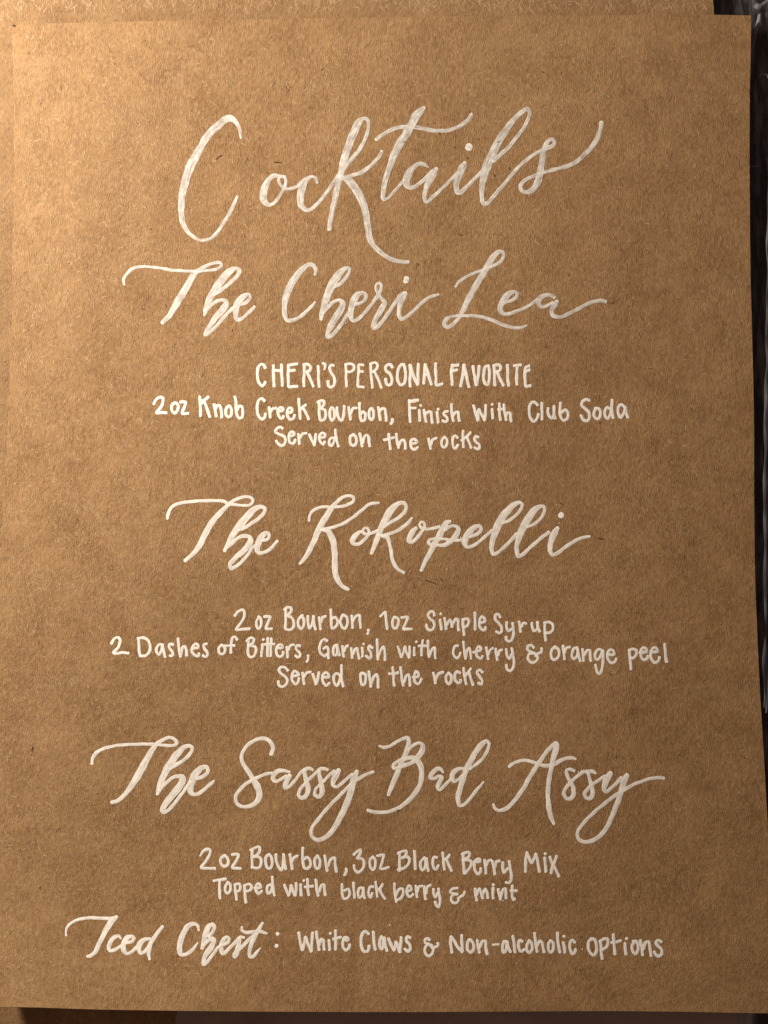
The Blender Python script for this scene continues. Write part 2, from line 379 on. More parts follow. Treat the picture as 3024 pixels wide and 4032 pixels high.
    W("Kokopelli","heading",[
    (K,"172 360 28,175 310 34,210 250 36,280 210 36,360 198 34,430 200 34,530 195 34,620 175 36,690 135 36,695 85 36,640 65 36,560 90 40,490 150 46,430 220 62,380 300 72,320 400 76,270 500 72,230 600 66,180 700 60,130 790 52,65 868 32"),
    (K,"995 150 26,930 155 36,860 180 38,780 250 38,690 320 38,620 370 38,540 410 38,450 440 36,380 455 40,320 465 36"),
    (K,"350 475 36,400 490 60,440 560 76,465 660 72,475 780 68,475 900 68,485 1000 66,520 1080 58,570 1140 46,635 1172 34"),
    (K,"790 490 36,760 500 46,710 550 66,680 600 60,700 635 44,760 635 40,820 590 40,870 530 38,880 480 34,855 445 30,815 460 30,810 500 34,850 520 32,910 510 36,980 480 38"),
    (K,"1060 430 36,1130 385 40,1220 330 42,1290 270 42,1320 200 40,1300 155 40,1250 150 46,1180 190 70,1120 260 86,1070 350 80,1020 450 68,985 550 64,945 650 56,910 745 38"),
    (K,"1385 330 26,1350 375 40,1290 430 42,1220 475 40,1140 510 38,1070 530 40,1000 530 36"),
    (K,"1040 540 40,1095 560 50,1120 630 40,1140 710 40,1150 800 44,1180 880 44,1230 940 40,1290 975 34"),
    (L,"235 450 42,200 480 60,165 550 66,150 600 56,190 612 42,240 570 42,290 510 40,330 450 34,335 395 30,300 375 32,275 410 34,300 445 34,360 460 36,440 450 36,510 430 36"),
    (L,"635 370 40,590 390 66,550 460 76,500 560 72,450 640 68,400 740 60,350 830 52,298 945 40"),
    (L,"580 470 36,640 425 36,700 425 36,735 460 50,710 530 70,650 600 60,580 645 50,500 650 36,420 645 38,380 620 40,400 585 36,460 575 34,550 575 32,640 590 34,720 595 36,800 580 36"),
    (L,"880 550 36,960 515 44,1005 465 46,990 425 44,930 435 56,870 490 78,825 560 80,810 620 70,835 670 46,900 660 40,980 610 40,1050 550 40,1130 480 40"),
    (L,"1260 385 36,1330 360 36,1410 300 38,1470 230 38,1490 165 38,1450 145 40,1380 180 66,1300 260 84,1230 360 90,1180 470 88,1140 590 62,1125 680 56,1150 755 44,1210 730 40,1300 650 42,1370 580 42,1420 520 46"),
    (L,"1555 430 36,1630 400 38,1710 330 38,1750 250 38,1745 195 38,1690 195 50,1620 250 80,1550 350 88,1490 460 88,1450 560 70,1425 670 54,1440 780 50,1500 755 42,1580 680 42,1650 620 42,1730 550 42,1800 500 44"),
    (M,"945 450 50,920 490 72,885 560 76,860 640 60,860 720 52,890 765 44,950 740 44,1030 680 42,1110 625 42,1190 580 40,1260 555 36,1325 548 30"),
    (M,"985 297 70,992 293 70"),
    ])
    N=(330,2880,3);O=(900,2880,3);P=(1400,2880,3);Q=(1900,2880,3);R_=(2120,2880,3)
    W("The","heading",[
    (N,"98 380 34,105 320 40,150 250 40,230 205 38,340 175 36,460 158 36,600 152 36,720 150 38,820 150 38,920 160 34,1010 168 34,1080 160 40,1100 125 40,1060 85 40,1000 70 40,930 105 44,860 150 56,800 230 66,750 320 76,690 430 84,640 520 86,590 600 76,530 690 60,460 770 50,400 820 46,335 835 44"),
    (N,"1025 440 36,1100 390 42,1180 340 42,1250 270 42,1285 200 42,1250 170 42,1180 190 60,1110 260 80,1050 340 86,990 430 84,945 520 78,915 600 76,890 680 70,870 740 36"),
    (N,"900 680 50,960 620 44,1030 560 42,1100 530 44,1165 540 66,1160 600 80,1100 690 84,1030 770 80,970 850 70,930 920 66,945 955 46,1010 920 42,1080 840 42,1150 750 40,1220 650 38,1260 600 36"),
    (N,"1340 555 40,1410 530 44,1465 480 44,1450 420 44,1390 430 64,1320 500 84,1280 580 84,1260 660 76,1265 720 62,1310 745 44,1380 720 42,1450 660 42,1510 610 42,1540 580 20"),
    ])
    W("Sassy","heading",[
    (O,"505 265 50,525 200 50,500 130 48,440 85 46,370 85 42,280 120 42,200 190 42,155 280 42,165 370 46,220 450 50,280 550 60,340 650 76,365 740 72,340 820 62,270 875 48,180 890 42,100 850 42,85 770 42,130 690 42,220 610 42,320 555 40,420 510 38,510 490 34"),
    (O,"720 480 30,660 465 42,590 465 50,540 510 60,525 560 52,555 590 40,610 570 36,680 530 40"),
    (O,"720 525 56,695 570 60,670 630 56,670 670 40,720 650 40,790 570 38,850 490 38,900 450 44,950 435 40,995 455 30"),
    (O,"895 465 40,905 530 50,925 610 60,940 690 60,915 760 54,860 785 46,825 750 42,850 680 40,900 620 38,970 550 38,1030 490 38,1090 440 40,1140 440 42,1170 455 34"),
    (O,"1070 470 40,1080 550 50,1100 640 60,1105 720 60,1070 775 50,1020 745 40,1030 680 36,1070 640 34,1130 580 38,1200 510 40,1250 470 44"),
    (O,"1300 460 56,1275 510 76,1240 580 64,1235 635 44,1280 655 38,1340 610 42,1400 560 42,1460 510 44"),
    (O,"1515 475 50,1490 530 76,1465 620 80,1440 720 76,1400 840 76,1350 950 72,1290 1070 66,1220 1180 58,1130 1260 52,1040 1280 46,980 1230 42,985 1140 42,1050 1050 42,1130 950 42,1220 850 42,1320 750 42,1420 650 40,1520 570 42,1620 510 40,1710 478 32"),
    ])
    W("Bad","heading",[
    (P,"285 172 26,330 190 38,390 180 38,470 135 38,550 90 40,615 78 48,630 130 56,610 220 64,570 310 56,530 400 56,490 500 60,450 590 60,420 670 52,388 748 38"),
    (P,"630 210 34,690 160 38,760 135 38,795 170 52,780 240 70,730 310 66,660 370 50,580 400 46,500 430 44,450 430 42,455 385 42,520 345 44,600 320 50,680 310 50,740 355 66,775 430 62,780 520 60,765 620 56,715 710 58,640 800 52,560 870 46,460 925 44,340 955 42,230 952 42,148 932 38"),
    (P,"1035 482 28,1000 440 42,950 450 50,900 500 56,880 545 46,930 555 40,985 530 40,1020 545 50,990 600 52,970 660 50,995 690 40,1050 640 38,1120 570 38"),
    (P,"1280 440 36,1220 440 44,1160 480 66,1140 540 54,1165 590 44,1220 565 40,1260 530 44"),
    (P,"1355 440 36,1430 385 38,1500 320 38,1555 230 38,1580 140 38,1545 115 44,1480 160 66,1410 260 66,1350 370 70,1300 470 66,1265 580 66,1230 690 64,1210 790 60,1225 870 46,1270 870 40,1340 810 40,1400 730 40,1460 660 36,1512 598 20"),
    ])
    W("Assy","heading",[
    (Q,"128 860 24,150 910 36,200 935 40,270 915 50,350 850 50,420 760 52,490 660 52,550 550 54,620 440 54,680 350 50,750 250 46,820 170 46,870 140 50,870 200 70,840 300 66,815 420 56,790 540 54,775 660 54,772 780 54,785 900 60,805 1000 56,845 1090 36"),
    (Q,"318 415 38,380 370 38,460 345 38,540 345 38,640 380 40,740 405 44,840 390 48,920 345 46,1000 315 42,1060 312 40,1100 325 26"),
    (Q,"1080 465 34,1030 445 38,990 460 38,1000 520 40,1035 590 46,1070 660 50,1075 740 56,1040 790 50,990 790 44,960 730 42,990 660 44,1050 590 44,1120 530 40,1190 480 42,1260 470 42,1310 475 42,1335 495 28"),
    (Q,"1245 490 40,1265 560 40,1290 650 52,1300 730 54,1275 790 48,1225 785 42,1205 730 42,1250 670 40,1320 610 40,1390 565 38,1440 530 40"),
    (R_,"850 495 60,820 540 76,790 610 76,775 680 50,800 712 42,860 670 42,920 610 44,980 550 46"),
    (R_,"1045 520 60,1010 590 80,985 680 66,955 780 66,910 900 60,870 1000 58,820 1110 54,750 1210 54,660 1280 50,560 1305 46,480 1275 44,460 1200 42,510 1110 42,600 1010 42,710 910 42,820 820 42,930 740 44,1030 680 44,1120 630 42,1220 590 38,1330 555 38,1420 545 40,1480 552 40"),
    ])
    S=(230,3580,3);T=(660,3580,3)
    W("Iced","heading",[
    (S,"93 312 20,92 240 28,130 180 30,210 130 34,320 105 36,430 102 38,540 108 38,640 110 50,695 90 30"),
    (S,"685 90 40,640 130 70,590 200 70,550 270 60,510 350 56,470 430 52,430 510 52,380 550 44,345 555 32"),
    (S,"735 345 26,715 315 36,670 325 46,620 380 50,595 440 50,610 490 40,670 475 38,730 440 38,780 400 40"),
    (S,"810 395 36,870 380 40,895 340 40,870 320 40,810 340 60,770 410 64,770 480 56,810 525 40,870 500 38,920 450 40"),
    (S,"1080 350 34,1020 355 46,970 400 66,950 460 56,970 520 40,1020 500 40,1070 440 44,1110 370 46,1170 280 46,1230 205 34"),
    (S,"1090 400 50,1075 460 50,1065 520 46,1078 590 30"),
    ])
    W("Chest","heading",[
    (T,"367 250 26,355 190 36,310 170 46,240 200 60,190 280 66,155 370 66,140 460 64,155 530 50,210 535 44,270 500 42,320 445 36,355 398 18"),
    (T,"490 320 40,530 270 44,555 210 44,530 180 44,480 210 64,450 290 66,430 370 62,410 460 40"),
    (T,"430 420 40,480 370 44,530 345 44,550 370 50,520 440 66,470 510 64,430 580 50,425 650 44,470 620 40,530 540 38,590 460 36,640 420 40"),
    (T,"660 420 36,710 390 40,725 345 38,690 330 42,650 380 50,630 450 52,650 520 46,700 490 40,760 430 40,820 370 42,860 330 42,900 335 34"),
    (T,"850 345 40,845 400 46,830 460 56,810 530 60,790 560 54,790 520 40,850 470 46,910 410 42,970 350 44,1040 290 46,1080 230 46,1120 165 32"),
    (T,"1045 290 56,1015 350 52,985 430 50,965 500 46,975 560 44,1010 560 40,1060 500 36,1098 458 12"),
    (T,"877 210 24,880 250 34,930 275 40,1010 268 44,1090 262 40,1170 285 28"),
    ])
    W("colon","heading",[(T,"1297 290 44,1301 294 44")])
    W("colon","heading",[(T,"1287 431 44,1291 435 44")])
    a=(980,1400,3);b=(1500,1400,2.6333);c=(580,1540,3);d=(1100,1540,3);e=(1580,1540,3);f=(1960,1540,3);g=(1060,1660,3);h=(1440,1660,3)
    W("CHERI'S","small",[
    (a,"193 145,180 115,150 102,115 130,102 190,103 250,115 310,158 360,180 345,195 315"),
    (a,"290 120,290 200,294 290,297 360"),(a,"385 110,388 200,392 290,397 355"),(a,"292 172,385 182"),
    (a,"468 115,465 200,467 290,470 368,520 366,572 366"),(a,"485 112,530 105,570 100"),(a,"480 183,540 172"),
    (a,"655 110,655 190,650 280,652 360"),(a,"650 110,695 102,730 135,715 180,670 195"),(a,"685 200,715 250,740 310,760 362"),
    (a,"820 128,822 200,825 290,830 368"),(a,"878 92 30,900 105 32,900 135 32,892 165 20"),
    (a,"1000 120,975 115,955 150,970 200,1005 250,1015 310,1000 360,970 376,940 350,935 305"),
    ],w=34)
    W("PERSONAL","small",[
    (a,"1145 105,1148 190,1150 280,1155 365"),(a,"1140 108,1190 98,1238 115,1240 165,1200 190,1160 192"),
    (a,"1350 112,1300 110,1300 180,1290 260,1290 365,1320 368,1355 375"),(a,"1300 188,1345 188"),
    (a,"1440 100,1442 190,1450 280,1460 378"),(a,"1440 98,1490 82,1520 105,1510 155,1470 190"),(a,"1485 190,1515 250,1540 310,1565 378"),
    (b,"118 122,105 98,75 95,50 120,55 160,95 190,115 240,105 295,80 308,55 290,50 245"),
    (b,"240 95,215 95,185 130,172 190,175 260,205 306,240 290,255 230,255 160,240 100"),
    (b,"302 100,306 170,302 250,303 318"),(b,"304 105,325 170,350 240,380 300"),(b,"388 90,385 160,385 230,384 300"),
    (b,"458 95,455 160,448 230,446 288"),(b,"458 95,480 150,500 220,522 298"),(b,"455 200,492 200"),
    (b,"567 85,567 150,572 230,576 305,635 294"),
    ],w=31)
    W("FAVORITE","small",[
    (b,"740 105,732 170,735 240,740 302"),(b,"738 102,800 98"),(b,"738 158,788 150"),
    (b,"860 98,855 160,842 240,828 316"),(b,"862 98,880 170,895 250,912 324"),(b,"848 200,888 198"),
    (b,"955 112,965 180,978 250,988 306"),(b,"1020 112,1012 180,1002 250,990 306"),
    (b,"1115 105,1085 115,1068 170,1065 240,1080 290,1105 300,1122 260,1126 180,1118 110"),
    (b,"1172 105,1178 170,1178 240,1182 306"),(b,"1170 105,1210 95,1240 115,1230 155,1190 170"),(b,"1205 170,1230 230,1250 270,1268 310"),
    (b,"1313 100,1314 170,1316 240,1324 312"),
    (b,"1384 105,1450 98"),(b,"1412 110,1408 180,1408 240,1410 298"),
    (b,"1535 108,1500 125,1492 190,1496 260,1500 318,1550 312"),(b,"1500 165,1540 150"),
    ],w=31)
    W("2oz","small",[
    (c,"80 150,100 105,150 72,188 85,180 150,150 205,110 258,170 254,225 256"),
    (c,"320 138,292 170,292 225,325 262,358 225,365 170,335 138,305 150"),
    (c,"395 130,455 130,440 185,415 262,482 264"),
    ],w=34)
    W("Knob","small",[
    (c,"620 68,626 150,628 220,630 292"),(c,"720 70,680 105,640 145"),(c,"660 110,690 160,712 230,740 304"),
    (c,"790 160,805 230,814 296"),(c,"805 220,830 170,860 175,872 220,880 308"),
    (c,"960 175,930 220,930 280,960 305,992 280,995 215,970 172,940 195"),
    (c,"1035 70,1048 130,1050 200,1055 270,1085 318,1120 310,1130 250,1120 185,1085 180,1062 225"),
    ],w=34)
    W("Creek","small",[
    (c,"1385 115,1355 90,1320 105,1300 160,1300 230,1315 295,1355 333,1385 310,1398 270"),
    (c,"1440 195,1450 260,1452 308"),(c,"1455 245,1480 210,1520 202"),
    (c,"1550 235,1600 232,1605 205,1575 195,1545 225,1548 280,1575 320,1600 318,1610 298"),
    (d,"115 252,145 245,150 205,115 200,95 240,100 300,130 335,165 325,180 285"),
    (d,"230 95,235 170,242 250,248 325"),(d,"310 165,270 195,240 230"),(d,"285 205,310 250,348 330"),
    ],w=34)
    W("Bourbon,","small",[
    (d,"455 130,485 115,525 120,525 165,480 200,470 140"),(d,"475 150,472 250,485 345,530 335,550 280,540 225,490 205"),
    (d,"615 195,597 240,600 310,625 350,650 310,650 240,630 195,605 215"),
    (d,"682 195,685 260,705 325,735 348,755 310,765 240,768 180"),
    (d,"820 195,832 270,840 335"),(d,"845 265,870 205,912 200"),
    (d,"948 145,950 220,955 290,975 352,1010 340,1018 270,990 245,960 275"),
    (d,"1085 205,1060 240,1065 310,1090 340,1112 310,1112 240,1090 205,1070 220"),
    (d,"1170 195,1182 270,1192 340"),(d,"1185 250,1210 210,1250 215,1258 280,1262 348"),
    (d,"1335 335,1335 360,1320 385"),
    ],w=34)
    W("Finish","small",[
    (e,"96 110,98 200,102 290,106 362"),(e,"100 125 34,150 115 44,200 108 32"),(e,"105 200,168 200"),
    (e,"215 228,216 290,220 348"),(e,"229 169 32,230 172 32"),
    (e,"270 225,280 300,292 360"),(e,"285 270,320 245,350 250,358 310,366 372"),
    (e,"425 250,430 310,436 370"),(e,"437 213 34,438 216 34"),
    (e,"548 240,520 240,500 270,540 310,548 340,525 362,492 350"),
    (e,"594 158,596 230,602 290,615 350"),(e,"612 290,640 255,672 250,678 300,686 350"),
    ],w=33)
    W("with","small",[
    (e,"855 172,875 250,905 345"),(e,"910 330,905 260,920 215,935 250,965 300,985 345"),(e,"998 168,995 250,988 340"),
    (e,"1074 215,1078 270,1080 322"),(e,"1075 157 32,1076 160 32"),
    (e,"1160 150,1162 220,1165 290,1170 340"),(e,"1150 215,1205 212"),(e,"1214 162,1218 230,1235 300,1238 340"),(e,"1235 290,1260 255,1290 260,1290 310,1298 356"),
    ],w=33)
    W("Club","small",[
    (f,"470 165,445 135,410 130,375 180,370 240,385 310,420 360,455 340,480 275"),
    (f,"523 145,520 210,524 275,524 332"),
    (f,"595 205,592 240,605 290,640 320,662 280,665 180"),(f,"665 185,668 260,676 322"),
    (f,"740 142,736 210,740 290,775 348,820 325,830 265,800 220,755 250"),
    ],w=34)
    W("Soda","small",[
    (f,"1080 112,1045 98,1005 120,988 165,1030 205,1075 250,1082 310,1060 348,1010 340,984 290"),
    (f,"1160 200,1138 250,1140 300,1175 330,1205 310,1212 250,1190 205,1150 205"),
    (f,"1320 205,1290 190,1265 240,1272 300,1300 328,1330 270,1345 200"),(f,"1350 105,1348 180,1350 250,1362 315"),
    (f,"1500 190,1460 160,1425 190,1422 250,1450 310,1485 270,1505 200"),(f,"1505 190,1515 250,1535 310"),
    ],w=34)
    W("Served","small",[
    (g,"158 80,130 65,90 85,75 120,120 150,175 175,195 220,180 265,145 285,110 265,85 230"),
    (g,"235 175,285 165,298 140,270 122,240 145,232 200,250 250,290 255,310 215"),
    (g,"345 150,352 210,358 262"),(g,"365 190,395 145,440 138"),
    (g,"475 155,505 220,532 280"),(g,"552 150,545 210,534 280"),
    (g,"595 190,660 180,660 145,625 135,595 170,600 230,640 270,655 240"),
    (g,"770 195,735 195,708 230,715 275,740 282,765 240,780 190"),(g,"782 98,788 160,800 230,818 292"),
    ],w=32)
    W("on","small",[
    (g,"1000 155,965 170,955 220,970 275,1010 282,1030 240,1025 180,995 152"),
    (g,"1072 145,1085 210,1100 290"),(g,"1105 250,1125 185,1155 160,1175 190,1180 240,1188 290"),
    ],w=34)
    W("the","small",[
    (h,"272 148,280 210,285 270,292 325"),(h,"220 215,280 203,330 190"),
    (h,"362 148,372 230,390 310"),(h,"395 280,420 225,450 215,465 250,470 320"),
    (h,"530 250,580 260,610 240,575 208,540 220,530 260,545 315,580 328,612 305"),
    ],w=32)
    W("rocks","small",[
    (h,"745 205,755 260,768 320"),(h,"775 270,790 215,835 195"),
    (h,"930 185,900 220,900 280,930 305,960 270,960 210,930 185"),
    (h,"1085 190,1055 168,1030 195,1028 250,1040 305,1065 315,1090 275"),
    (h,"1152 112,1150 180,1152 250,1156 300"),(h,"1238 130,1195 175,1135 222"),(h,"1200 190,1220 240,1245 308"),
    (h,"1330 185,1305 175,1285 200,1300 240,1340 270,1345 310,1320 325,1290 308"),
    ],w=32)
    a=(900,2380,3);b=(1400,2380,3);c=(1760,2380,3);d=(420,2490,3);e=(2130,2490,3);f=(1070,2600,3);g=(1400,2600,3)
    W("2 oz","small",[
    (a,"75 132,110 90,165 62,190 90,175 170,130 240,90 298,170 292,250 286"),
    (a,"360 150,332 200,335 265,360 285,385 240,382 170,355 145"),
    (a,"425 145,495 145,475 190,440 285,460 288,510 290"),
    ],w=32)
    W("Bourbon,","small",[
    (a,"660 60,700 35,740 45,740 85,700 125,680 135"),(a,"678 60,675 150,678 230,672 285,725 300,765 270,770 200,745 155,690 130"),
    (a,"875 130,830 170,825 240,855 290,885 260,890 180,860 132,845 160"),
    (a,"938 140,940 210,955 285,985 240,1005 140"),(a,"1005 150,1010 220,1028 295"),
    (a,"1072 155,1080 230,1088 292"),(a,"1092 210,1110 155,1148 140"),
    (a,"1208 65,1212 150,1215 220,1225 285,1270 260,1290 200,1260 150,1225 165"),
    (a,"1350 125,1320 200,1340 265,1375 285,1405 230,1400 155,1360 125"),
    (a,"1455 135,1465 210,1465 275"),(a,"1475 190,1510 135,1550 130,1552 200,1560 275"),
    (b,"152 302,152 325,145 348"),
    ],w=32)
    W("1oz","small",[
    (b,"295 140 30,350 88 30,352 90 34,360 160,368 230,375 288"),
    (b,"455 150,435 200,445 265,475 285,505 240,505 175,465 148"),
    (b,"545 155,615 150,595 210,565 290,600 290,660 290"),
    ],w=32)
    W("Simple","small",[
    (b,"930 130,920 90,885 85,855 125,880 170,920 200,930 255,905 300,865 300,840 270,838 240"),
    (b,"1000 185,1008 240,1014 295"),(b,"1005 112,1007 110"),
    (b,"1052 165,1065 230,1070 290"),(b,"1080 240,1115 180,1130 200,1142 265"),(b,"1150 230,1185 170,1210 185,1212 250,1218 305"),
    (b,"1268 175,1270 240,1275 300,1282 360"),(b,"1275 180,1325 168,1340 200,1320 250,1280 270"),
    (b,"1410 98,1412 170,1412 240,1414 295"),
    (b,"1478 215,1528 205,1522 165,1490 145,1465 190,1468 260,1500 300,1530 300,1537 270"),
    ],w=32)
    W("Syrup","small",[
    (c,"630 150,610 115,575 125,572 175,615 225,645 270,645 325,615 338,585 320"),
    (c,"705 212,705 270,725 310,765 290"),(c,"775 222,785 290,785 360,765 420,735 435,700 415,698 385"),
    (c,"852 205,862 265,870 322"),(c,"880 260,905 220,935 225"),
    (c,"1005 220,1008 270,1030 315,1065 290,1070 208"),(c,"1070 220,1080 280,1095 318"),
    (c,"1155 215,1155 290,1160 360,1165 425"),(c,"1155 215,1210 208,1250 240,1250 300,1215 332,1170 335"),
    ],w=32)
    W("2","small",[(d,"58 130,90 75,140 62,160 100,140 170,80 240,130 248,190 240,255 245")],w=34)
    W("Dashes","small",[
    (d,"378 80,382 160,385 230,400 280"),(d,"372 72,430 62,490 95,515 160,505 230,460 275,405 278"),
    (d,"665 150,625 140,590 190,595 240,620 262,650 210,660 150"),(d,"655 150,675 220,690 290"),
    (d,"785 145,745 140,740 180,770 220,785 255,770 280,750 275"),
    (d,"845 75,850 150,860 220,872 285"),(d,"880 260,895 180,925 165,940 210,945 270 38"),
    (d,"1020 190,1080 180,1075 145,1050 135,1010 180,1010 230,1050 275,1085 280,1090 250"),
    (d,"1180 135,1150 145,1155 190,1185 230,1190 270,1170 290,1140 275"),
    ],w=33)
    W("of","small",[
    (d,"1355 150,1325 190,1330 240,1365 258,1395 230,1395 175,1360 148"),
    (d,"1540 85,1520 55,1490 60,1475 110,1470 180,1468 240"),(d,"1400 160,1510 155"),
    ],w=32)
    W("Bitters,","small",[
    (a,"215 430,260 395,300 410,290 455,240 490"),(a,"238 420,232 500,228 570,255 620,300 610,325 550,310 500,250 488"),
    (a,"400 475,395 540,388 610"),(a,"411 415,413 417"),
    (a,"465 400,462 480,462 550,462 610"),(a,"505 405,502 480,500 550,497 610"),(a,"400 475,470 468,540 468"),
    (a,"575 515,640 510,625 475,590 480,565 530,575 600,610 620,640 595,645 565"),
    (a,"690 505,695 570,698 625"),(a,"710 530,735 485,770 478"),
    (a,"845 490,805 488,800 530,840 570,845 610,815 625,792 605"),
    (a,"940 605,940 650,925 675"),
    ],w=31)
    W("Garnish","small",[
    (a,"1165 430,1130 412,1095 440,1075 510,1090 580,1140 612,1160 590"),(a,"1125 520,1160 500,1178 540,1180 600,1182 635"),
    (a,"1285 480,1250 490,1235 550,1250 600,1280 590,1285 540,1275 485"),(a,"1290 500,1298 560,1310 600"),
    (a,"1345 495,1352 560,1362 615"),(a,"1370 550,1385 500,1408 488"),
    (a,"1450 520,1455 580,1460 630"),(a,"1470 590,1495 530,1520 520,1530 580,1545 640"),
    (b,"80 515,82 565,82 615"),(b,"97 466 28,98 468 28"),
    (b,"200 515,165 490,150 520,180 570,185 615,165 635,125 608"),
    (b,"255 415,258 490,260 570,264 650"),(b,"270 620,295 550,330 500,345 540,348 600,348 655"),
    ],w=31)
    W("with","small",[
    (b,"500 498 22,520 560 30,542 622"),(b,"545 620,570 560,585 500,600 560,632 630"),(b,"640 500,640 560,635 625"),
    (b,"694 512,694 560,694 600"),(b,"719 440,721 442"),
    (b,"795 425,785 490,778 550,780 600"),(b,"750 492,845 488"),
    (b,"855 430,858 500,862 560,870 620"),(b,"875 600,905 530,935 510,940 570,944 635"),
    ],w=31)
    W("cherry","small",[
    (c,"130 490,95 490,75 550,85 605,120 635,150 605,160 575"),
    (c,"195 445,202 510,210 580,222 640"),(c,"225 620,240 540,262 515,278 560,285 640 28"),
    (c,"315 565,385 545,405 525,380 495,350 530,350 600,385 635,405 640,420 612"),
    (c,"465 510,478 580,487 645"),(c,"490 590,510 540,540 518"),
    (c,"575 525,585 590,595 655"),(c,"605 600,620 550,650 538"),
    (c,"700 530,710 600,740 640,765 590"),(c,"765 520,780 590,790 660,785 740,750 785,710 760,702 715"),
    ],w=31)
    W("&","small",[(c,"1025 510,1000 485,960 490,950 530,990 560,1040 578,980 580,955 630,980 675,1025 688,1070 650,1070 610,1045 605,1080 575,1115 565,1120 520")],w=32)
    W("orange","small",[
    (c,"1290 505,1240 530,1230 600,1255 650,1300 640,1325 590,1315 530,1270 500"),
    (c,"1372 490,1380 570,1388 645"),(c,"1390 570,1410 515,1450 505"),
    (c,"1540 510,1500 520,1475 600,1495 645,1530 620,1545 560,1540 510"),(c,"1545 530,1555 600,1575 670"),
    (e,"492 200,500 270,504 335"),(e,"510 270,550 210,580 215,582 280,592 335"),
    (e,"730 215,680 200,640 250,645 310,665 325,700 290,725 220"),(e,"735 225,735 300,730 380,715 450,690 490,660 460,645 385"),
    (e,"790 260,865 262,855 215,820 205,790 240,790 310,830 360,870 350,890 312"),
    ],w=32)
    W("peel","small",[
    (e,"1042 210,1050 290,1058 360,1064 435"),(e,"1045 210,1085 198,1130 215,1125 270,1085 305,1062 300"),
    (e,"1170 240,1250 230,1240 190,1205 185,1180 220,1185 290,1215 325,1255 305,1265 280"),
    (e,"1310 235,1375 225,1360 185,1325 185,1300 230,1305 310,1345 360,1385 340,1400 295"),
    (e,"1462 140,1468 210,1472 280,1484 345 38"),
    ],w=34)
    W("Served","small",[
    (f,"190 120,160 85,115 80,85 110,110 155,155 190,185 235,170 285,125 312,85 290,78 250"),
    (f,"250 190,320 170,290 135,265 125,240 170,245 240,285 285,310 260,320 215"),
    (f,"365 150,375 220,382 280"),(f,"385 190,415 150,458 138"),
    (f,"485 165,505 220,520 282"),(f,"558 145,545 215,525 280"),
    (f,"610 200,675 195,660 155,630 145,600 185,610 260,645 300,680 268"),
    (f,"805 175,765 155,732 195,740 265,770 300,800 250,810 190"),(f,"825 60,825 140,828 220,845 308"),
    ],w=32)
    W("on","small",[
    (f,"1090 155,1055 155,1050 220,1065 285,1095 285,1110 230,1110 170,1075 152"),
    (f,"1148 135,1160 220,1172 310"),(f,"1180 270,1205 195,1240 165,1255 220,1258 320"),
    ],w=33)
    W("the","small",[
    (g,"440 85,448 160,450 230,457 298"),(g,"400 158,450 160,502 145"),
    (g,"532 85,542 160,550 230,565 298"),(g,"575 260,600 185,625 170,640 220,645 300"),
    (g,"680 200,740 192,740 150,712 130,695 180,700 250,735 280,765 255,778 220"),
    ],w=32)
    W("rocks","small",[
    (g,"918 150,935 210,945 270"),(g,"950 230,980 160,1035 140"),
    (g,"1100 150,1070 190,1075 255,1105 280,1130 240,1130 180,1105 150"),
    (g,"1235 150,1200 130,1175 170,1180 240,1215 270,1245 250,1240 235"),
    (g,"1278 95,1285 160,1295 220,1308 280"),(g,"1360 100,1335 140,1295 185"),(g,"1340 130,1355 190,1370 240,1388 290"),
    (g,"1500 140,1465 112,1435 145,1465 190,1495 235,1490 282,1455 270"),
    ],w=33)
    a=(760,3310,3);b=(1220,3310,3);c=(1700,3310,3)
    W("2oz","small",[
    (a,"85 180 22,120 125 32,170 100 36,205 115 32,190 180,140 260,95 315,160 325,260 328"),
    (a,"370 175,330 210,330 270,370 305,410 280,415 220,380 175"),
    (a,"465 165,540 165,520 220,465 315,510 325,560 330"),
    ],w=34)
    W("Bourbon,","small",[
    (a,"680 112 28,730 85 30,775 70 32,790 95 34,775 150,725 190"),(a,"700 120,698 200,698 320 30"),(a,"725 188,790 200,808 250,790 310,750 325,700 315"),
    (a,"900 160,865 190,860 260,875 320,910 330,935 280,930 200,900 165"),
    (a,"980 165,985 240,1010 310,1045 345,1065 290,1070 165"),(a,"1070 170,1080 250,1095 335"),
    (a,"1145 165,1158 240,1172 335"),(a,"1165 250,1190 205,1235 182"),
    (a,"1297 88,1295 170,1300 250,1315 320,1350 332,1388 290,1380 225,1350 195,1315 220"),
    (a,"1470 180,1440 220,1440 290,1465 335,1495 310,1500 230,1470 180"),
    (b,"175 180,190 260,205 355"),(b,"215 300,245 225,295 205,300 280,315 365"),
    (b,"428 335,430 365,412 405"),
    ],w=34)
    W("3oz","small",[
    (b,"520 165,600 105,598 150,560 210,610 210,640 245,635 310,600 360,565 375,530 340,522 295"),
    (b,"745 190,712 230,715 310,745 345,770 310,775 230,745 195"),
    (b,"800 180,875 170,860 230,835 330,880 330,930 315"),
    ],w=32)
    W("Black","small",[
    (b,"1060 140,1060 220,1060 290,1060 355"),(b,"1045 150,1100 125,1140 125,1135 175,1085 205,1150 190,1180 215,1160 280,1110 325,1045 345"),
    (b,"1235 125,1240 200,1245 270,1246 335"),
    (b,"1350 205,1310 250,1310 320,1330 350,1360 320,1370 250,1355 200"),(b,"1380 210,1385 280,1400 355"),
    (b,"1500 200,1465 195,1450 250,1465 320,1490 340,1520 295"),
    (c,"130 145,138 220,142 280,152 340"),(c,"210 170,180 210,160 225"),(c,"175 210,195 270,235 355"),
    ],w=33)
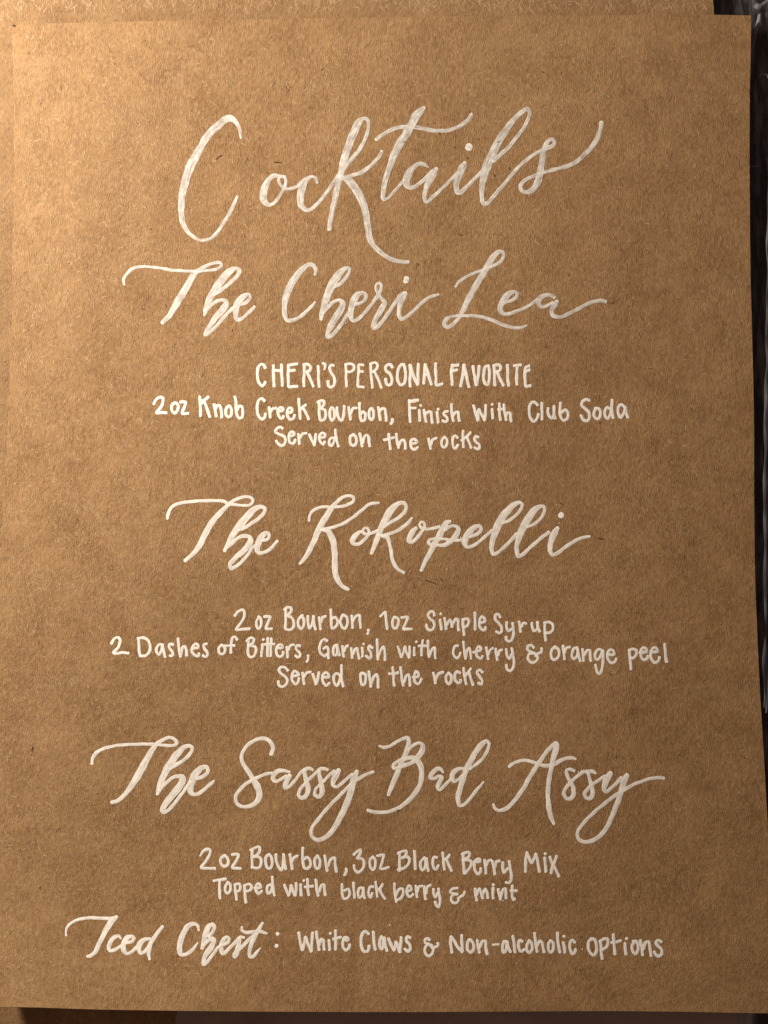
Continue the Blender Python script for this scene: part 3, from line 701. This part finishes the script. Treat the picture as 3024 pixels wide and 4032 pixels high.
    W("Berry","small",[
    (c,"370 155,372 230,378 310,385 385"),(c,"360 160,410 140,448 145,440 190,370 230"),(c,"375 235,440 230,472 255,450 320,395 385"),
    (c,"510 245,570 250,565 215,540 220,510 250,505 330,545 392,575 370,580 330"),
    (c,"625 230,635 310,640 385"),(c,"645 290,665 245,700 230"),
    (c,"715 245,735 320,745 395"),(c,"750 310,765 250,800 238"),
    (c,"840 260,840 320,855 380,895 330"),(c,"915 245,925 320,940 400,935 470,915 500,880 495"),
    ],w=34)
    W("Mix","small",[
    (c,"1125 145,1110 220,1110 300,1108 365"),(c,"1125 145,1150 200,1180 262,1205 220,1230 160"),(c,"1232 160,1250 240,1262 310,1272 365"),
    (c,"1335 205,1342 290,1348 365"),(c,"1340 155,1342 158"),
    (c,"1395 195,1430 280,1470 350,1500 420"),(c,"1475 185,1445 260,1420 330,1410 380"),
    ],w=36)
    W("Topped","small",[
    (a,"248 475,320 462,385 452"),(a,"315 480,312 550,315 620,320 680"),
    (a,"410 495,385 540,385 600,410 625,440 590,440 520,410 490"),
    (a,"495 520,500 580,508 640,515 695"),(a,"500 520,545 512,560 545,550 590,515 600"),
    (a,"610 530,612 600,618 670,625 730"),(a,"612 530,660 510,690 535,680 580,630 600"),
    (a,"730 560,800 550,790 515,765 505,745 545,750 600,780 625,812 595"),
    (a,"915 520,880 540,875 600,890 628,920 600,935 540"),(a,"937 430,942 510,950 580,962 645"),
    ],w=32)
    W("with","small",[
    (a,"1082 525,1105 590,1130 648"),(a,"1135 640,1150 590,1160 530,1180 590,1205 645"),(a,"1220 505,1218 580,1210 645"),
    (a,"1272 520,1275 590,1278 645"),(a,"1309 471 32,1311 473 32"),
    (a,"1352 455,1355 520,1358 580,1367 640"),(a,"1325 548,1415 538"),
    (a,"1450 465,1460 530,1465 590,1478 650"),(a,"1490 600,1515 535,1545 520,1555 580,1562 640"),
    ],w=34)
    W("black","small",[
    (b,"380 515,380 580,385 640,405 690,450 670,472 620,455 570,410 590"),
    (b,"517 498,520 570,525 620,530 672"),
    (b,"635 560,590 560,570 620,585 675,620 650,630 570"),(b,"635 570,635 630,648 680"),
    (b,"750 545,715 545,695 600,700 650,720 672,735 620"),
    (b,"778 490,788 560,792 610,796 660"),(b,"858 515,825 570,800 590"),(b,"825 580,850 630,888 685"),
    ],w=31)
    W("berry","small",[
    (b,"1000 510,1002 580,1010 650,1020 720"),(b,"1015 650,1050 580,1095 570,1105 620,1080 675,1025 705"),
    (b,"1145 600,1200 580,1190 540,1170 530,1150 570,1150 630,1180 665,1220 635"),
    (b,"1252 535,1260 600,1268 665"),(b,"1275 600,1290 545,1325 535"),
    (b,"1350 540,1358 610,1365 690"),(b,"1375 620,1390 550,1425 525"),
    (b,"1460 575,1465 630,1485 670,1510 620"),(b,"1520 570,1530 640,1540 710,1525 785,1500 770,1480 725"),
    ],w=32)
    W("&","small",[(c,"305 562,250 565,215 605,260 625,305 632,250 640,228 690,250 730,290 735,320 705,310 685,345 660,375 640,388 605")],w=30)
    W("mint","small",[
    (c,"512 570,520 640,530 705"),(c,"530 640,565 565,580 600,600 680"),(c,"600 640,635 570,655 620,662 675"),
    (c,"725 560,722 620,725 680"),(c,"728 520 36,730 523 36"),
    (c,"785 575,795 630,812 692"),(c,"815 670,840 580,870 565,875 620,880 680"),
    (c,"952 535,950 600,950 650,965 700,980 688"),(c,"935 592,1005 592"),
    ],w=33)
    a=(1140,3640,3);b=(1640,3640,3);c=(2130,3640,3)
    W("White","small",[
    (a,"110 100,125 200,150 300"),(a,"155 300,175 220,190 150,215 220,255 320"),(a,"275 100,265 180,262 260,258 315"),
    (a,"320 88,325 160,340 230,350 300"),(a,"350 240,375 175,400 190,410 295"),
    (a,"468 190,470 250,475 300"),(a,"483 105,484 107"),
    (a,"543 75,545 150,545 220,545 295"),(a,"520 170,605 152"),
    (a,"640 185,695 185,685 160,650 155,630 200,632 265,665 302,700 280,712 240"),
    ],w=34)
    W("Claws","small",[
    (a,"935 110,895 82,860 110,845 180,850 260,880 320,925 315,940 255"),
    (a,"990 90,995 170,1003 240,1013 295"),
    (a,"1090 145,1068 190,1068 260,1090 295,1110 250,1105 170,1085 145"),(a,"1120 160,1130 230,1150 310"),
    (a,"1172 170,1200 240,1235 305"),(a,"1240 290,1252 240,1258 205,1280 260,1300 325"),(a,"1318 155,1312 240,1305 325"),
    (a,"1425 155,1390 145,1382 195,1420 240,1425 290,1400 318,1365 292"),
    ],w=36)
    W("&","small",[(b,"155 182,125 165,102 180,105 220,150 235,180 265,200 300,180 350,140 372,105 345,98 290,125 245,170 240,200 270,250 255,258 230,250 220")],w=32)
    W("Non-alcoholic","small",[
    (b,"405 150,402 200,410 270,418 330"),(b,"408 145,450 200,490 270,540 325"),(b,"533 130,535 200,540 270,545 320"),
    (b,"625 180,605 210,600 290,640 330,675 290,670 220,635 182"),
    (b,"718 190,730 260,742 330"),(b,"745 270,780 200,815 200,820 270,835 350"),
    (b,"905 238 26,970 236 26"),
    (b,"1065 205,1035 200,1015 260,1030 330,1060 300,1065 215"),(b,"1075 210,1085 270,1110 325"),
    (b,"1140 140,1150 210,1158 270,1165 325"),
    (b,"1250 200,1220 185,1203 230,1215 300,1240 320,1270 295"),
    (b,"1330 195,1305 250,1305 310,1335 335,1365 290,1360 220,1330 190"),
    (b,"1395 105,1405 190,1415 260,1425 320"),(b,"1425 250,1455 195,1480 210,1495 270,1508 325"),
    (b,"1585 190,1560 230,1560 300,1590 330,1615 290,1615 220,1585 190"),
    (c,"195 100,200 180,208 260,225 328"),
    (c,"265 215,275 270,282 330"),(c,"273 140 38,274 142 38"),
    (c,"400 212,370 185,345 215,342 280,370 345,400 330,408 295"),
    ],w=35)
    W("Options","small",[
    (c,"610 170,565 200,560 280,590 345,630 360,655 310,655 230,630 175,590 170"),
    (c,"700 195,710 270,715 340,722 405"),(c,"705 195,750 170,790 175,790 225,770 265,735 290"),
    (c,"855 120,860 200,868 270,875 350"),(c,"838 215,885 210,940 190"),
    (c,"992 225,995 290,1004 350"),(c,"1012 167 38,1014 169 38"),
    (c,"1110 200,1078 250,1085 320,1120 350,1145 300,1145 230,1120 195,1090 200"),
    (c,"1175 190,1190 270,1202 360"),(c,"1210 290,1235 215,1275 205,1288 280,1300 370"),
    (c,"1420 205,1385 185,1358 215,1385 255,1425 295,1425 350,1390 375,1355 355,1340 325"),
    ],w=36)
letters()

rnd = random.Random(7)
KM = {'title': M_PAINT_TITLE, 'heading': M_PAINT_HEAD, 'small': M_PAINT_SMALL}
KL = {'title': 'large white brush script title word', 'heading': 'white brush script heading word', 'small': 'small white hand printed word'}
PROF = ((-1.0, 0.0012), (-0.72, 0.0022), (0.0, 0.0026), (0.72, 0.0022), (1.0, 0.0012))
lay = 0
for text, kind, strokes, dw in WORDS:
    V = []; F = []; UVW = []; POOL = []
    for reg, spec in strokes:
        ox, oy, sc = reg
        P = []; lw = dw or 34
        for tok in spec.split(','):
            q = [float(c) for c in tok.split()]
            if len(q) > 2: lw = q[2]
            P.append((ox + q[0] / sc, oy + q[1] / sc, lw / sc))
        pts = catmull(P, 3.5)
        rows = []
        n = len(pts)
        ph = rnd.random() * 50
        for i, (x, y, w) in enumerate(pts):
            a = pts[max(0, i - 1)]; b = pts[min(n - 1, i + 1)]
            dx, dy = b[0] - a[0], b[1] - a[1]; d = math.hypot(dx, dy) or 1.0
            rows.append([x, y, max(w, 3.0) / 2, dx / d, dy / d])
        cap = []
        x, y, r, dx, dy = rows[0]
        for s in (1.0, 0.92, 0.7, 0.38): cap.append([x - dx * r * s * 0.9, y - dy * r * s * 0.9, r * math.sqrt(max(0.0, 1 - s * s)) + 0.3, dx, dy])
        x, y, r, dx, dy = rows[-1]
        for s in (0.38, 0.7, 0.92, 1.0): rows.append([x + dx * r * s * 0.9, y + dy * r * s * 0.9, r * math.sqrt(max(0.0, 1 - s * s)) + 0.3, dx, dy])
        rows = cap + rows
        base = len(V); lay += 1; zo = 0.0004 * (lay % 7); run = 0.0; nr = len(rows); uo = rnd.random() * 40
        for i, (x, y, r, dx, dy) in enumerate(rows):
            jl = rnd.uniform(-0.55, 0.55) + 0.5 * sin(i * 0.45 + ph); jr = rnd.uniform(-0.55, 0.55) + 0.5 * sin(i * 0.38 + ph * 2)
            if i: run += math.hypot(x - rows[i-1][0], y - rows[i-1][1])
            near = min(i, nr - 1 - i); pool = smooth01(1 - (near - 3) / 4.0)
            for s, h in PROF:
                UVW.append((s * max(r, 4) / 8 + uo, run / 60)); POOL.append(pool)
                rr = r + (jl if s < 0 else jr) * abs(s) * min(1, r / 3)
                X, Y, Z = at(x - dy * s * rr, y + dx * s * rr)
                V.append((X, Y, Z + h + zo))
        for i in range(len(rows) - 1):
            for k in range(4):
                a = base + i * 5 + k; F.append((a, a + 5, a + 6, a + 1))
    nm = 'colon_dot' if text == 'colon' else ('title_word' if kind == 'title' else 'heading_word' if kind == 'heading' else 'word')
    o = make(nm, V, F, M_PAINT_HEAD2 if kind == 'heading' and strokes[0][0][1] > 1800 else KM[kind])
    uvl = o.data.uv_layers.new(name='stroke')
    vi = [0] * len(o.data.loops); o.data.loops.foreach_get('vertex_index', vi)
    uvl.data.foreach_set('uv', [c for q in vi for c in UVW[q]])
    pa = o.data.attributes.new('pool', 'FLOAT', 'POINT'); pa.data.foreach_set('value', POOL)
    o['label'] = 'white painted dot of the colon' if text == 'colon' else KL[kind] + ' reading ' + text.strip(',')
    child(o, menu)

# specks of paint flicked beside the letters
V = []; F = []
for sx, sy, r in ((1535, 3643, 3.2), (2293, 3738, 3), (1981, 3547, 2.2), (1815, 2116, 2.6), (1879, 2086, 2), (2191, 1989, 2), (2202, 2060, 2), (1760, 2242, 2.2), (2278, 3040, 2.2), (2290, 3034, 2.6), (2298, 3032, 1.8), (1362, 1273, 2), (2405, 3136, 2), (2375, 3163, 1.8)):
    b0 = len(V); x, y, z = at(sx, sy); V.append((x, y, z + 0.012))
    for k in range(8):
        X, Y, Z = at(sx + r * cos(k * pi / 4), sy + r * sin(k * pi / 4)); V.append((X, Y, Z + 0.002))
    for k in range(8): F.append((b0, b0 + 1 + (k + 1) % 8, b0 + 1 + k))
o = make('paint_speck', V, F, M_PAINT_SMALL); o['kind'] = 'stuff'; child(o, menu)

# ---------------------------------------------------------------- paper fibres standing on the card
def fibres(name, n, wpx, lpx, mat, root, area, zf, seed, hh=0.0010):
    r = random.Random(seed); V = []; F = []
    x0, y0, x1, y1, inside = area
    k = 0
    while k < n:
        x = r.uniform(x0, x1); y = r.uniform(y0, y1)
        if not (inside(x + 26, y) and inside(x - 26, y) and inside(x, y - 26) and inside(x, y + 26)): continue
        k += 1
        a = r.gauss(pi / 2, 0.5) if r.random() < 0.7 else r.uniform(0, pi)
        l = r.uniform(*lpx); w = r.uniform(*wpx); c = r.gauss(0, 0.16)
        b0 = len(V); px, py = x, y; seg = 3
        for s in range(seg + 1):
            ww = w * (0.35 if s in (0, seg) else 1.0) / 2
            nx, ny = -sin(a), cos(a)
            for t, h in ((-1, 0.0004), (0, hh), (1, 0.0004)):
                X, Y, Z = at(px + nx * ww * t, py + ny * ww * t, zf); V.append((X, Y, Z + h + 0.0003))
            px += cos(a) * l / seg; py += sin(a) * l / seg; a += c
        for s in range(seg):
            for t in (0, 1):
                q = b0 + s * 3 + t; F.append((q, q + 3, q + 4, q + 1))
    o = make(name, V, F, mat); o['kind'] = 'stuff'; child(o, root); return o

def in_menu(x, y):
    if y > 3950 or y < 108 - x * 0.015 + 4: return False
    if x > 2942 + max(0, (y - 2300) * 0.045): return False
    return x > max(-50, 66 - max(0, (y - 1200) * 0.06))
fibres('bright_fibres', 700, (1.2, 2.4), (8, 28), M_BRIGHTF, menu, (-50, 60, 3045, 3960, in_menu), sheet_z, 8, 0.001)
fibres('pale_fibres', 12000, (1.6, 3.8), (7, 24), M_LIGHTF, menu, (-50, 60, 3045, 3960, in_menu), sheet_z, 3)
fibres('dark_fibres', 1300, (1.2, 2.4), (10, 40), plain('brown_fibre', (0.13, 0.07, 0.032), 0.9), menu, (-50, 60, 3045, 3960, in_menu), sheet_z, 4)
fibres('dark_specks', 80, (2, 3.6), (5, 18), M_DARKF, menu, (-50, 60, 3045, 3960, in_menu), sheet_z, 5)
fibres('pale_fibres', 700, (1.6, 3.4), (14, 46), M_LIGHTF, under, (-100, -60, 2800, 100, lambda x, y: x < 45 or y < 55), under_z, 6)
# the hairs one can point to in the photograph
def hair(pts, w=2.2):
    V = []; F = []
    C = catmull([p + (w,) for p in pts], 4)
    for i, (x, y, _) in enumerate(C):
        a = C[max(0, i-1)]; b = C[min(len(C)-1, i+1)]; dx, dy = b[0]-a[0], b[1]-a[1]; d = math.hypot(dx, dy) or 1
        ww = w / 2 * (0.5 if i in (0, len(C)-1) else 1)
        for t, h in ((-1, 0.0), (0, 0.004), (1, 0.0)):
            X, Y, Z = at(x - dy/d*ww*t, y + dx/d*ww*t); V.append((X, Y, Z + h + 0.0095))
    for i in range(len(C) - 1):
        for t in (0, 1): q = i*3+t; F.append((q, q+3, q+4, q+1))
    child(make('dark_fibre', V, F, M_DARKF), menu)
for pts in ([(1079, 641), (1092, 639), (1110, 641)], [(848, 630), (860, 618), (876, 611)], [(1729, 520), (1730, 532)],
            [(1789, 575), (1787, 584)], [(1882, 545), (1879, 551)], [(1840, 617), (1840, 626)], [(2002, 658), (2005, 669)],
            [(1587, 556), (1595, 560), (1600, 561)], [(1681, 888), (1688, 890)], [(1804, 923), (1815, 927), (1817, 921)],
            [(1262, 275), (1274, 272)], [(1268, 1122), (1276, 1130)], [(397, 283), (400, 288)], [(1955, 561), (1968, 558)], [(1941, 694), (1952, 691)],
            [(1674, 2284), (1700, 2292), (1718, 2300)], [(1731, 2275), (1741, 2288)], [(1075, 3443), (1083, 3449), (1087, 3447)],
            [(2201, 1976), (2217, 1990)], [(2420, 2982), (2427, 2977)], [(1630, 2507), (1631, 2510)], [(1106, 3563), (1110, 3566)],
            [(2957, 1745), (2961, 1745)], [(2952, 120), (2952, 122)], [(2912, 2971), (2925, 2981), (2936, 2986)], [(2350, 2120), (2375, 2122)],
            [(158, 3487), (156, 3500)], [(130, 2938), (126, 2960)], [(300, 2040), (310, 2050)], [(2400, 1195), (2410, 1192), (2416, 1186)], [(1560, 3188), (1574, 3190)]):
    hair(pts)
# tiny dark dent at the top left corner
hair([(50, 102), (60, 101)], 7.0)

# ---------------------------------------------------------------- clear plastic sleeve beside and below the cards
sleeve = bpy.data.objects.new('plastic_sleeve', None); COL.objects.link(sleeve); sleeve.location = (10.8, 0, -0.3)
tag(sleeve, 'crumpled clear plastic sleeve lying on the black table right of the menu', 'plastic sleeve')
bpy.context.view_layer.update()
def film_z(x, y): return -0.24 + 0.045 * sin(x * 5.1 + 0.7 * sin(y * 0.9)) * sin(y * 1.1 + x) + 0.02 * sin(y * 3.3 + 2 * x)
V = []; F = []
nu, nv = 40, 260
for j in range(nv + 1):
    for i in range(nu + 1):
        px = 2600 + 620 * i / nu; py = -150 + 4400 * j / nv
        V.append(at(px, py, film_z))
for j in range(nv):
    for i in range(nu):
        a = j * (nu + 1) + i; F.append((a, a + nu + 1, a + nu + 2, a + 1))
child(make('film', V, F, M_FILM), sleeve)
# folded edges: narrow rounded ridges of doubled film
def ridge(pts, w, h, mat, up=0.01):
    V = []; F = []
    C = catmull([p + (w,) for p in pts], 14)
    for i, (x, y, ww) in enumerate(C):
        a = C[max(0, i-1)]; b = C[min(len(C)-1, i+1)]; dx, dy = b[0]-a[0], b[1]-a[1]; d = math.hypot(dx, dy) or 1
        ww = ww / 2 * (0.85 + 0.3 * sin(i * 0.37) * sin(i * 0.11 + 1))
        for k in range(6):
            t = -1 + 2 * k / 5; X, Y, Z = at(x - dy/d*ww*t, y + dx/d*ww*t, film_z)
            V.append((X, Y, Z + up + h * math.sqrt(1 - t * t) * (0.7 + 0.3 * sin(i * 0.53))))
    for i in range(len(C) - 1):
        for t in range(5): q = i*6+t; F.append((q, q+6, q+7, q+1))
    child(make('folded_edge', V, F, mat), sleeve)
def fold_mat(name, c, al, rg=0.22):
    m, nt, ns, ls = new_mat(name)
    out = N(ns, 'ShaderNodeOutputMaterial'); b = N(ns, 'ShaderNodeBsdfPrincipled')
    b.inputs['Base Color'].default_value = c + (1,); b.inputs['Roughness'].default_value = rg
    f = noise(ns, ls, mapped(ns, ls, (0, 0, 0), (8, 0.8, 1)), 1.0, 4)
    mr = N(ns, 'ShaderNodeMapRange'); ls.new(f, mr.inputs['Value'])
    mr.inputs['From Min'].default_value = 0.35; mr.inputs['From Max'].default_value = 0.7
    mr.inputs['To Min'].default_value = al * 0.35; mr.inputs['To Max'].default_value = al
    ls.new(mr.outputs[0], b.inputs['Alpha'])
    bump = N(ns, 'ShaderNodeBump'); bump.inputs['Distance'].default_value = 0.03
    ls.new(f, bump.inputs['Height']); ls.new(bump.outputs[0], b.inputs['Normal'])
    ls.new(b.outputs[0], out.inputs[0]); return m
MF0 = fold_mat('film_crease', (0.30, 0.30, 0.34), 0.6)
MF1 = fold_mat('folded_film', (0.05, 0.052, 0.068), 0.55, 0.6)
def flap_z(x, y): return under_z(x, y) + 0.03 + 0.006 * sin(x * 2.3)
V = []; F = []
for j in range(7):
    for i in range(81): V.append(at(700 + (2962 - 700) * i / 80 + (10 * sin(j * 1.3) if i == 0 else 0), 3880 + 240 * j / 6, flap_z))
for j in range(6):
    for i in range(80): a = j * 81 + i; F.append((a, a + 81, a + 82, a + 1))
def veil_mat():
    m, nt, ns, ls = new_mat('shade_lifting_film')
    out = N(ns, 'ShaderNodeOutputMaterial'); b = N(ns, 'ShaderNodeBsdfPrincipled')
    b.inputs['Base Color'].default_value = (0.50, 0.46, 0.44, 1); b.inputs['Roughness'].default_value = 0.5  # film colour made pale grey to brighten the shaded strip below the menu
    f = noise(ns, ls, mapped(ns, ls, (0, 0, 0), (0.35, 0.8, 1)), 1.0, 3, 0.5)
    mr = N(ns, 'ShaderNodeMapRange'); ls.new(f, mr.inputs['Value'])
    mr.inputs['From Min'].default_value = 0.3; mr.inputs['From Max'].default_value = 0.7
    mr.inputs['To Min'].default_value = 0.25; mr.inputs['To Max'].default_value = 0.5
    ls.new(mr.outputs[0], b.inputs['Alpha']); ls.new(b.outputs[0], out.inputs[0]); return m
child(make('film_flap', V, F, veil_mat()), sleeve)
ridge([(3036, 560), (3022, 680), (3018, 900), (3016, 1150), (3012, 1400), (3006, 1650), (3004, 1900), (3004, 2150), (3001, 2400), (2999, 2600), (2999, 2780)], 26, 0.08, MF1, 0.19)
ridge([(3034, 420), (3026, 1000), (3022, 1500), (3024, 1900), (3022, 2150), (3018, 2400), (3010, 2650), (2999, 2800)], 7, 0.06, MF1, 0.24)
ridge([(2990, 60), (2984, 95), (2975, 120), (2966, 170), (2962, 200)], 14, 0.08, MF0)
ridge([(2912, 3950), (2915, 4000), (2914, 4110)], 18, 0.06, MF0)
ridge([(2940, 3950), (2942, 4000), (2941, 4110)], 10, 0.06, MF0)
ridge([(2985, 308), (2998, 294), (3014, 298), (3022, 312)], 9, 0.08, MF0)
ridge([(2970, 20), (2990, 30), (3030, 8)], 22, 0.09, MF0)
ridge([(2955, 657), (2975, 657), (2990, 652)], 4, 0.04, MF0)
